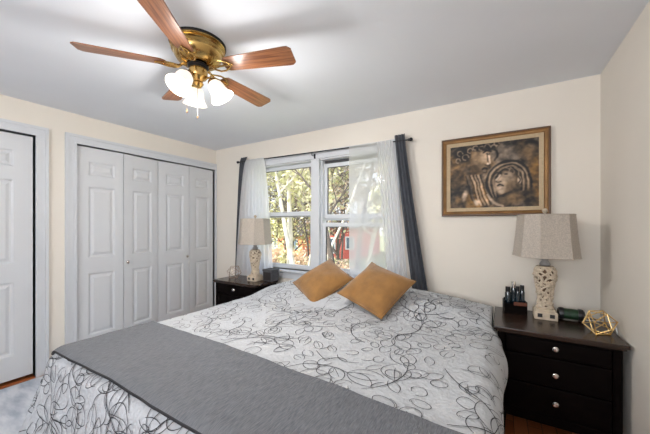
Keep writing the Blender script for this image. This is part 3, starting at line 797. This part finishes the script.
# ------------------------------------------------------------------ table lamps
def cutsq(hx, hy, c): return [(-hx + c, -hy), (hx - c, -hy), (hx, -hy + c), (hx, hy - c), (hx - c, hy), (-hx + c, hy), (-hx, hy - c), (-hx, -hy + c)]
def table_lamp(loc, label):
    t = thing('table_lamp', label, 'table lamp', loc, 0, 'carved cream table lamps')
    m = MB(); m.box(-0.062, 0.062, -0.062, 0.062, 0, 0.052, 0.005); m.box(-0.052, 0.052, -0.052, 0.052, 0.052, 0.066, 0.004)
    b = m.build('base', M['stoneware'], t, smooth=True)
    for sx in (-0.032, 0.032):
        o = MB(); o.box(sx - 0.013, sx + 0.013, -0.0635, -0.060, 0.016, 0.040, 0.001); o.build('outlet', M['outlet'], b)['label'] = 'black outlet in the lamp base'
    prof = [(0.040, 0.066), (0.044, 0.075), (0.038, 0.092), (0.036, 0.12), (0.039, 0.155), (0.046, 0.20), (0.055, 0.25), (0.060, 0.285), (0.056, 0.318), (0.042, 0.340), (0.026, 0.350)]
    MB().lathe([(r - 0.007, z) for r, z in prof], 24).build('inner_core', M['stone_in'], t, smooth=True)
    def rad(z):
        for (r0, z0), (r1, z1) in zip(prof, prof[1:]):
            if z0 <= z <= z1: return r0 + (r1 - r0) * (z - z0) / (z1 - z0)
        return prof[-1][0]
    w = MB(); rn = random.Random(5)
    # carved scrollwork: winding bands round the body
    for k in range(11):
        for s_ in (-1, 1):
            pts = []
            for i in range(25):
                z = 0.072 + (0.340 - 0.072) * i / 24; a = 2 * PI * k / 11 + s_ * (2.1 * i / 24) + 0.22 * math.sin(i * 1.1 + k * 2)
                r = rad(z) - 0.001; pts.append((r * math.cos(a), r * math.sin(a), z))
            w.tube(pts, 0.0064, 6)
    for z in (0.074, 0.098, 0.338): w.tube([(rad(z) * math.cos(a * PI / 12), rad(z) * math.sin(a * PI / 12), z) for a in range(24)], 0.007, 6, closed=True)
    for k in range(60):
        z = rn.uniform(0.09, 0.33); a = rn.uniform(0, 2 * PI); w.ball((rad(z) * math.cos(a), rad(z) * math.sin(a), z), 0.010, u=8, v=6)
    w.build('carved_body', M['stoneware'], t, smooth=True)
    MB().lathe([(0.026, 0.347), (0.032, 0.355), (0.026, 0.368), (0.018, 0.380), (0.022, 0.392), (0.014, 0.402), (0.014, 0.43), (0.004, 0.435), (0.004, 0.665)], 20).build('neck', M['candle'], t, smooth=True)
    # cut-corner tapered linen shade, open top and bottom
    zb, zt = 0.408, 0.682
    B, Tp = cutsq(0.163, 0.163, 0.080), cutsq(0.138, 0.138, 0.064)
    ca_, sa_ = math.cos(0.25), math.sin(0.25)
    B, Tp = [[(x * ca_ - y * sa_, x * sa_ + y * ca_) for x, y in q] for q in (B, Tp)]
    m = MB(); n = 6; rings = []
    for i in range(n + 1):
        f = i / n; bow = -0.018 * math.sin(PI * f) * 0.5
        rings.append([((x0 + (x1 - x0) * f) * (1 + bow * 1.5), (y0 + (y1 - y0) * f) * (1 + bow * 1.5), zb + (zt - zb) * f) for (x0, y0), (x1, y1) in zip(B, Tp)])
    vs = [v for r in rings for v in r]; fs = [(i * 8 + k, i * 8 + (k + 1) % 8, (i + 1) * 8 + (k + 1) % 8, (i + 1) * 8 + k) for i in range(n) for k in range(8)]
    m.add(vs, fs)
    sh = m.build('lamp_shade', M['linen'], t)
    md = sh.modifiers.new('thickness', 'SOLIDIFY'); md.thickness = 0.002
    e = MB()
    e.tube(rings[0], 0.0035, 6, closed=True); e.tube(rings[-1], 0.0035, 6, closed=True)
    for k in range(8): e.tube([r[k] for r in rings], 0.0022, 6)
    e.build('shade_trim', M['linen'], sh, smooth=True)
    s2 = MB()
    for a in range(4):
        x, y = 0.120 * math.cos(a * PI / 2), 0.120 * math.sin(a * PI / 2); s2.tube([(0, 0, 0.662), (x, y, 0.668)], 0.0018, 6)
    s2.build('shade_spider', M['nickel'], t)
    f = MB(); f.lathe([(0.006, 0.664), (0.006, 0.692), (0.014, 0.701), (0.017, 0.711), (0.012, 0.722), (0, 0.726)], 16); f.build('finial', M['stoneware'], t, smooth=True)
    return t
lamp_r = table_lamp((0.255, 2.405, NH), 'cream carved table lamp with linen shade in the right corner, below the painting')
lamp_l = copy_thing(lamp_r, (-2.325, 2.365, NH), 0, 'cream carved table lamp with linen shade before the left sheer curtain')

# ------------------------------------------------------------------ things on the right nightstand
cad = thing('caddy', 'small dark wooden caddy left of the right-hand lamp', 'caddy', (0.088, 2.44, NH), 0.12)
m = MB(); m.box(-0.068, 0.068, -0.040, 0.040, 0, 0.010, 0.002); m.box(-0.068, -0.062, -0.040, 0.040, 0.010, 0.085); m.box(0.062, 0.068, -0.040, 0.040, 0.010, 0.085); m.box(-0.062, 0.062, 0.034, 0.040, 0.010, 0.095)
m.build('tray', M['espresso'], cad)
MB().box(-0.062, 0.062, -0.040, -0.034, 0.010, 0.070, 0.001).build('front_panel', M['espresso'], cad)
MB().box(-0.012, 0.066, -0.046, -0.0402, 0.060, 0.084, 0.002).build('rim', M['caddywood'], cad)['label'] = 'reddish wooden rim'
def bottle(x, y, z, r, h, label, cap):
    t = thing('bottle', label, 'bottle', (x, y, z), 0, 'bottles in the wooden caddy')
    MB().lathe([(r * 0.9, 0), (r, 0.004), (r, h * 0.74), (r * 0.7, h * 0.82), (r * 0.66, h * 0.85)], 16).build('body', M['bottle'], t, smooth=True)
    MB().lathe([(r * 0.82, h * 0.80), (r * 0.82, h), (0, h)], 16).build('cap', cap, t, smooth=True)
bottle(0.048, 2.430, NH + 0.010, 0.0185, 0.170, 'dark bottle with black cap at the left of the caddy', M['black'])
bottle(0.082, 2.452, NH + 0.010, 0.0175, 0.205, 'tallest bottle in the caddy, with a silver cap', M['nickel'])
bottle(0.106, 2.428, NH + 0.010, 0.0130, 0.178, 'dark bottle third from the left in the caddy', M['black'])
bottle(0.132, 2.446, NH + 0.010, 0.0155, 0.185, 'rightmost dark bottle in the caddy, nearest the lamp', M['black'])
sp = thing('speaker', 'green and black cylindrical portable speaker lying by the lamp base', 'speaker', (0.391, 2.43, NH + 0.039), -0.05)
ax = Matrix.Rotation(PI / 2, 3, 'Y')
MB().lathe([(0.030, -0.048), (0.033, -0.040), (0.034, 0), (0.033, 0.040), (0.030, 0.048)], 24, mat=ax).build('mesh_body', M['green'], sp, smooth=True)
for s_ in (-1, 1):
    pr = [(0.0, 0.068), (0.024, 0.068), (0.036, 0.061), (0.0385, 0.050), (0.037, 0.036), (0.0, 0.034)]
    MB().lathe([(r, z * s_) for r, z in (pr if s_ < 0 else pr[::-1])], 24, mat=ax).build('end_cap', M['black'], sp, smooth=True)

def ico_wire(loc, label, R_, wr, mat, rz, name):
    bm = bmesh.new(); bmesh.ops.create_icosphere(bm, subdivisions=1, radius=R_)
    bm.faces.ensure_lookup_table(); f = min(bm.faces, key=lambda f: f.calc_center_median().z)
    bm.normal_update(); q = f.normal.rotation_difference(Vector((0, 0, -1))); bmesh.ops.rotate(bm, verts=bm.verts, cent=(0, 0, 0), matrix=q.to_matrix())
    zmin = min(v.co.z for v in bm.verts)
    t = thing(name, label, 'ornament', loc, rz)
    m = MB()
    for e in bm.edges:
        a, b = e.verts[0].co.copy(), e.verts[1].co.copy(); a.z -= zmin - wr; b.z -= zmin - wr; m.tube([a, b], wr, 6)
        for v in bm.verts: m.ball((v.co.x, v.co.y, v.co.z - zmin + wr), wr * 1.35, u=8, v=6)
    bm.free(); m.build('wire_cage', mat, t, smooth=True)
ico_wire((0.484, 2.215, NH), 'gold wire geometric ornament at the right end of the right nightstand', 0.075, 0.0028, M['gold'], 0.2, 'geometric_ornament')
ico_wire((-2.655, 2.36, NH), 'small pale wire geometric ornament on the left nightstand', 0.082, 0.0024, M['rose'], 0.2, 'geometric_ornament')
# grey box on the left nightstand
bx = thing('storage_box', 'dark grey square box beside the left lamp', 'box', (-2.180, 2.46, NH), 0.0)
MB().box(-0.062, 0.062, -0.062, 0.062, 0, 0.105, 0.003).build('body', M['boxgrey'], bx)
MB().box(-0.066, 0.066, -0.066, 0.066, 0.105, 0.128, 0.003).build('lid', M['boxgrey'], bx)
MB().box(-0.050, 0.050, -0.0645, -0.0622, 0.012, 0.098, 0.001).build('front_plate', M['boxdark'], bx)
# white lamp cord behind the ornament
cd = MB().tube([(0.33, 2.50, NH + 0.004), (0.42, 2.48, NH + 0.004), (0.49, 2.44, NH + 0.010), (0.535, 2.37, NH + 0.035), (0.555, 2.32, NH + 0.05), (0.572, 2.285, NH + 0.02), (0.574, 2.27, NH - 0.05), (0.574, 2.26, 0.30)], 0.003, 6).build('power_cord', M['cord'], smooth=True)
tag(cd, 'white lamp cord running down by the right wall behind the gold ornament', 'cord')

# ------------------------------------------------------------------ painting
pt = thing('painting', 'sepia painting of two carved heads in a wide bronze frame', 'painting', (-0.0555, YB, 1.667))
PW, PH = 0.735, 0.640
def framering(m, w0, w1, d0, d1, mi=0):
    """mitred ring between inset w0 (depth d0) and inset w1 (depth d1)"""
    def rect(i, d): return [(-PW / 2 + i, -d, -PH / 2 + i), (PW / 2 - i, -d, -PH / 2 + i), (PW / 2 - i, -d, PH / 2 - i), (-PW / 2 + i, -d, PH / 2 - i)]
    vs = rect(w0, d0) + rect(w1, d1); m.add(vs, [(k, (k + 1) % 4, 4 + (k + 1) % 4, 4 + k) for k in range(4)], mi)
m = MB()
for a in ((0, 0, 0.0, 0.030), (0, 0.006, 0.030, 0.036), (0.006, 0.014, 0.036, 0.036)): framering(m, *a, mi=1)
for a in ((0.014, 0.020, 0.036, 0.030), (0.020, 0.034, 0.030, 0.026), (0.034, 0.038, 0.026, 0.020)): framering(m, *a, mi=0)
m.add([(-PW / 2, 0, -PH / 2), (PW / 2, 0, -PH / 2), (PW / 2, 0, PH / 2), (-PW / 2, 0, PH / 2)], [(0, 1, 2, 3)], 1)
m.build('frame', [M['frame_gold'], M['frame_dark']], pt)
m = MB(); framering(m, 0.038, 0.041, 0.020, 0.023); framering(m, 0.041, 0.066, 0.023, 0.017); framering(m, 0.066, 0.068, 0.017, 0.012)
m.build('liner', M['frame_liner'], pt)
CW, CHt = PW - 2 * 0.067, PH - 2 * 0.067
NX, NZ = 190, 150
m = MB(); m.grid(lambda u, v: Vector(((u - .5) * CW, -0.013, (v - .5) * CHt)), NX, NZ)
cv = m.build('canvas', M['paint'], pt)
def fb(x, y, s, seed): return noise.fractal(Vector((x * s, y * s, seed)), 1.0, 2.0, 5)
co = np.array([(v.co.x / CW + .5, v.co.z / CHt + .5) for v in cv.data.vertices])
NN = np.array([(fb(u, v, 3.0, 1.7), fb(u, v, 13, 4.4), fb(u, v, 6, 3.1), fb(u, v, 6, 8.2)) for u, v in co])
U = co[:, 0] + 0.014 * NN[:, 2]; V = co[:, 1] + 0.014 * NN[:, 3]
val = 0.27 + 0.16 * NN[:, 0] + 0.13 * NN[:, 1]; warm = np.clip(0.9 + 1.0 * NN[:, 0], 0.1, 1.2)
def blob(cx, cy, rx, ry, rot, v, w=None, soft=0.5, k=1.0):
    global val, warm
    dx, dy = U - cx, (V - cy) * 0.84; c_, s_ = math.cos(rot), math.sin(rot)
    d = np.sqrt(((dx * c_ + dy * s_) / rx) ** 2 + ((-dx * s_ + dy * c_) / ry) ** 2)
    a = np.clip((1 - d) / soft, 0, 1) * k; a = a * a * (3 - 2 * a) if k == 1.0 else a
    val = val * (1 - a) + (v + 0.06 * NN[:, 1]) * a
    if w is not None: warm = warm * (1 - a) + w * a
def line(pts, wd, v, k=1.0, w=None):
    global val, warm
    d = np.full(len(U), 9.0)
    P = [Vector(p) for p in pts]; Q = []
    for i in range(len(P) - 1):      # smooth the polyline
        p0, p1, p2, p3 = P[max(0, i - 1)], P[i], P[i + 1], P[min(len(P) - 1, i + 2)]
        for j in range(5):
            t = j / 5; Q.append(0.5 * ((2 * p1) + (p2 - p0) * t + (2 * p0 - 5 * p1 + 4 * p2 - p3) * t * t + (3 * p1 - p0 - 3 * p2 + p3) * t ** 3))
    Q.append(P[-1])
    for a_, b_ in zip(Q, Q[1:]):
        ex, ey = b_.x - a_.x, (b_.y - a_.y) * .84; L2 = ex * ex + ey * ey + 1e-9
        px, py = U - a_.x, (V - a_.y) * .84; t = np.clip((px * ex + py * ey) / L2, 0, 1)
        d = np.minimum(d, np.hypot(px - t * ex, py - t * ey))
    a = np.clip(1.4 - d / wd, 0, 1) * k
    val = val * (1 - a) + (v + 0.05 * NN[:, 1]) * a
    if w is not None: warm = warm * (1 - a) + w * a
# weathered light ground
blob(.62, .80, .26, .20, -.2, .44, .35, .9); blob(.50, .56, .05, .22, -.7, .62, .3, .8)
blob(.88, .80, .12, .14, 0, .36, .9, .9); blob(.08, .35, .12, .30, 0, .20, .9, .9)
# upper head looking down to the right
blob(.36, .74, .13, .26, .15, .42, .75, .5); blob(.42, .80, .07, .12, 0, .55, .55, .6)
blob(.30, .56, .08, .16, .3, .30, 1.0, .7)
blob(.40, .97, .22, .085, .0, .13, .6, .3); blob(.16, .86, .12, .13, 0, .14, .6, .4)
for cx, cy, rr in ((.12, .88, .035), (.19, .82, .04), (.24, .92, .035), (.31, .95, .03), (.38, .93, .03), (.45, .95, .035), (.52, .93, .03), (.56, .98, .03), (.10, .77, .03)):
    line([(cx + rr * math.cos(t), cy + rr * 1.15 * math.sin(t)) for t in (0, 1.2, 2.4, 3.6, 4.8)], .007, .50, .9, .4)
line([(.40, .86), (.44, .885), (.49, .87)], .010, .10); blob(.455, .835, .030, .016, -.1, .08, .5, .5); blob(.46, .842, .008, .006, 0, .7, .2, .5)
line([(.445, .81), (.455, .74), (.475, .67), (.45, .65), (.425, .66)], .008, .14, .9); line([(.465, .80), (.475, .73), (.482, .69)], .012, .78, .8, .2)
blob(.46, .68, .024, .022, 0, .74, .2, .6); line([(.39, .60), (.42, .61), (.445, .595)], .010, .08); line([(.40, .57), (.425, .56)], .009, .6, .8, .3)
blob(.41, .51, .035, .03, 0, .50, .5, .7); line([(.33, .95), (.52, .90), (.56, .80), (.54, .73)], .014, .12, .9)
# hands and drapery below
for (x0, x1, vv) in ((.22, .27, .30), (.27, .33, .62), (.31, .37, .48), (.34, .41, .66), (.38, .46, .34)):
    line([(x0, .52), ((x0 + x1) / 2, .38), (x1, .20), (x1 + .05, .05)], .013, vv, .85, .45)
    line([(x0 - .02, .52), ((x0 + x1) / 2 - .02, .38), (x1 - .02, .20), (x1 + .03, .05)], .006, .10, .8)
blob(.18, .20, .05, .13, -.2, .62, .35, .8); blob(.33, .08, .06, .06, 0, .62, .3, .8); blob(.10, .12, .06, .08, 0, .36, 1, .9)
# lower head under a rolled hood, turned up to the left
blob(.68, .36, .25, .29, -.25, .24, .75, .25)
for k_, (o_, vv, ww) in enumerate(((0, .08, .016), (.028, .52, .010), (.05, .14, .010), (.075, .46, .010), (.10, .12, .010))):
    line([(.50 + o_ * .6, .16), (.445 + o_, .34), (.47 + o_ * .9, .52 - o_ * .5), (.57 + o_ * .4, .655 - o_), (.72, .69 - o_), (.86 - o_ * .6, .60 - o_), (.92 - o_, .42), (.92 - o_, .25)], ww, vv, .9, .5)
blob(.64, .38, .125, .19, -.45, .58, .45, .45); blob(.70, .30, .08, .14, -.2, .36, .75, .8)
line([(.52, .50), (.56, .535), (.60, .52)], .009, .14); line([(.64, .56), (.69, .56), (.73, .52)], .009, .20)
blob(.56, .475, .028, .014, .2, .12, .5, .5); blob(.655, .50, .030, .015, -.1, .14, .5, .5)
line([(.60, .50), (.575, .44), (.555, .39), (.58, .375), (.605, .385)], .008, .18, .9); line([(.59, .49), (.56, .42)], .012, .82, .8, .2)
line([(.565, .325), (.59, .34), (.625, .325)], .009, .12); blob(.59, .295, .025, .014, .1, .66, .3, .6); blob(.60, .235, .05, .04, .2, .60, .4, .7)
blob(.66, .19, .10, .035, .3, .11, .7, .6); blob(.80, .40, .028, .055, .1, .56, .4, .4); line([(.79, .44), (.81, .40), (.795, .36)], .007, .12)
for i in range(5): line([(.66 + .045 * i, .60 - .01 * i), (.70 + .045 * i, .57 - .02 * i), (.69 + .05 * i, .53 - .03 * i)], .006, .50, .8, .4)
blob(.74, .12, .14, .12, 0, .33, .9, .8); blob(.90, .15, .09, .16, 0, .16, .9, .8)
line([(.45, .20), (.52, .08), (.62, .02)], .016, .62, .8, .3)
N4 = np.array([fb(u, v, 28, 9.9) for u, v in co]); val = val * (1 + 0.2 * NN[:, 1]) + 0.05 * N4 + 0.05 * NN[:, 0]
for w_ in range(2):          # soften the brush work
    g_ = val.reshape(NZ + 1, NX + 1); g_[1:-1, 1:-1] = (g_[1:-1, 1:-1] * 2 + g_[:-2, 1:-1] + g_[2:, 1:-1] + g_[1:-1, :-2] + g_[1:-1, 2:]) / 6
    val = g_.ravel()
t_ = np.clip(0.30 + (val - 0.32) * 1.35, .02, .98) ** 1.6
ART = np.stack([t_ * 0.98, t_ * (0.82 - 0.27 * warm), t_ * (0.68 - 0.47 * warm), np.ones(len(U))], 1)
ca = cv.data.color_attributes.new('paint', 'FLOAT_COLOR', 'POINT')
ca.data.foreach_set('color', ART.ravel())

# ------------------------------------------------------------------ ceiling fan
FX, FY = -1.462, 1.040
fan = thing('ceiling_fan', 'brass five-blade ceiling fan with three lit bell glasses', 'ceiling fan', (FX, FY, ZC))
MB().lathe([(0.0, 0.0), (0.150, 0.0), (0.150, -0.010), (0.146, -0.012)], 48).build('ceiling_ring', M['iron'], fan, smooth=True)
MB().lathe([(0.146, -0.004), (0.146, -0.016), (0.139, -0.020), (0.143, -0.030), (0.136, -0.036), (0.137, -0.050), (0.128, -0.056), (0.124, -0.075), (0.108, -0.098), (0.086, -0.112), (0.060, -0.116), (0, -0.116)], 48).build('motor_housing', M['brass'], fan, smooth=True)
MB().lathe([(0.0, -0.117), (0.050, -0.117), (0.056, -0.122), (0.056, -0.132), (0.050, -0.140), (0, -0.140)], 32).build('flywheel', M['iron'], fan, smooth=True)
MB().lathe([(0.030, -0.140), (0.048, -0.143), (0.050, -0.150), (0.050, -0.182), (0.044, -0.192), (0.030, -0.200), (0.024, -0.212), (0.030, -0.222), (0.020, -0.238), (0.010, -0.246), (0, -0.248)], 32).build('light_fitter', M['brass'], fan, smooth=True)
BZ = -0.132
for k, deg in enumerate((-128, -56, 18.5, 91, 163)):
    R_ = Matrix.Rotation(math.radians(deg), 4, 'Z'); P_ = Matrix.Translation((0, 0, BZ)) @ Matrix.Rotation(math.radians(-12), 4, 'X')
    MT = R_ @ P_
    # blade outline: narrow root, wide rounded tip
    pts = []
    r0, r1 = 0.160, 0.565
    def wd(s): return 0.046 + 0.018 * s
    up = []
    NSEG = 22
    for i in range(NSEG + 1):
        s = i / NSEG; x = r0 + (r1 - r0) * s; w_ = wd(s)
        if s < 0.07: w_ *= math.sqrt(max(0, 1 - ((0.07 - s) / 0.07) ** 2)) * 0.45 + 0.55
        if s > 0.93: w_ *= (1 - ((s - 0.93) / 0.07) ** 2.2) * 0.30 + 0.70
        up.append((x, w_))
    out = [(x, w_) for x, w_ in up] + [(x, -w_) for x, w_ in up[::-1]]
    n = len(out); vs = [(x, y, 0.003) for x, y in out] + [(x, y, -0.003) for x, y in out]
    fs = [tuple(range(n)), tuple(range(2 * n - 1, n - 1, -1))] + [(i, (i + 1) % n, n + (i + 1) % n, n + i) for i in range(n)]
    m = MB(); m.add(vs, fs)
    b = m.build('blade', M['blade'], fan); b.matrix_local = MT
    ir = MB()
    ir.tube([(0.058, 0, 0.012), (0.085, 0.0, 0.004), (0.105, 0.0, -0.010), (0.13, 0, -0.010)], [0.008, 0.007, 0.007, 0.006], 8)
    for s_ in (-1, 1):
        ir.tube([(0.085, 0, 0.0), (0.100, 0.020 * s_, -0.008), (0.125, 0.036 * s_, -0.009), (0.155, 0.037 * s_, -0.008), (0.185, 0.022 * s_, -0.007), (0.205, 0.006 * s_, -0.007)], 0.0045, 8)
    ir.tube([(0.13, 0, -0.009), (0.165, 0.0, -0.0075), (0.215, 0, -0.007)], 0.005, 8)
    for px, py in ((0.175, 0.024), (0.175, -0.024), (0.212, 0)): ir.ball((px, py, -0.007), 0.006, u=8, v=6)
    io = ir.build('blade_iron', M['brass'], fan, smooth=True); io.matrix_local = MT
for k, deg in enumerate((152, 40, 280)):
    a = math.radians(deg); d = Vector((math.cos(a), math.sin(a), 0)); tilt = math.radians(32)
    axis = (d * math.sin(tilt) + Vector((0, 0, -math.cos(tilt)))).normalized()
    p0 = d * 0.040 + Vector((0, 0, -0.190)); p1 = d * 0.068 + Vector((0, 0, -0.180)); p2 = d * 0.072 + Vector((0, 0, -0.196))
    MB().tube([d * 0.02 + Vector((0, 0, -0.200)), p0, p1, p2], 0.006, 8).build('lamp_arm', M['brass'], fan, smooth=True)
    rot = Vector((0, 0, 1)).rotation_difference(axis).to_matrix()
    MB().lathe([(0, -0.004), (0.020, -0.002), (0.028, 0.008), (0.029, 0.020)], 20, c=p2, mat=rot).build('glass_holder', M['brass'], fan, smooth=True)
    sh = MB().openlathe([(0.026, 0.010), (0.030, 0.018), (0.041, 0.032), (0.045, 0.050), (0.047, 0.070), (0.053, 0.090), (0.064, 0.108), (0.068, 0.114), (0.065, 0.114), (0.051, 0.092), (0.044, 0.070), (0.042, 0.050), (0.038, 0.034), (0.027, 0.020)], 32, c=p2, mat=rot).build('bell_glass', M['bell'], fan, smooth=True)
    sh['label'] = 'lit frosted bell glass'
    MB().ball(p2 + axis * 0.060, 0.024, sc=(1, 1, 1)).build('bulb', M['bulb'], sh, smooth=True)
    L = D.lights.new('bulb_light', 'POINT'); L.energy = BULB_W; L.shadow_soft_size = 0.06; L.color = (1.0, 0.975, 0.95)
    lo = D.objects.new('bulb_light', L); COL.objects.link(lo); lo.parent = fan; lo.location = p2 + axis * 0.124
for (dx, dy, zl) in ((-0.035, -0.045, -0.375), (-0.002, -0.002, -0.40)):
    m = MB(); m.tube([(dx, dy, -0.20), (dx, dy, zl)], 0.0012, 6); m.lathe([(0, -0.022), (0.005, -0.016), (0.005, -0.004), (0, 0.002)], 8, c=(dx, dy, zl))
    m.build('pull_chain', M['frame_dark'], fan, smooth=True)
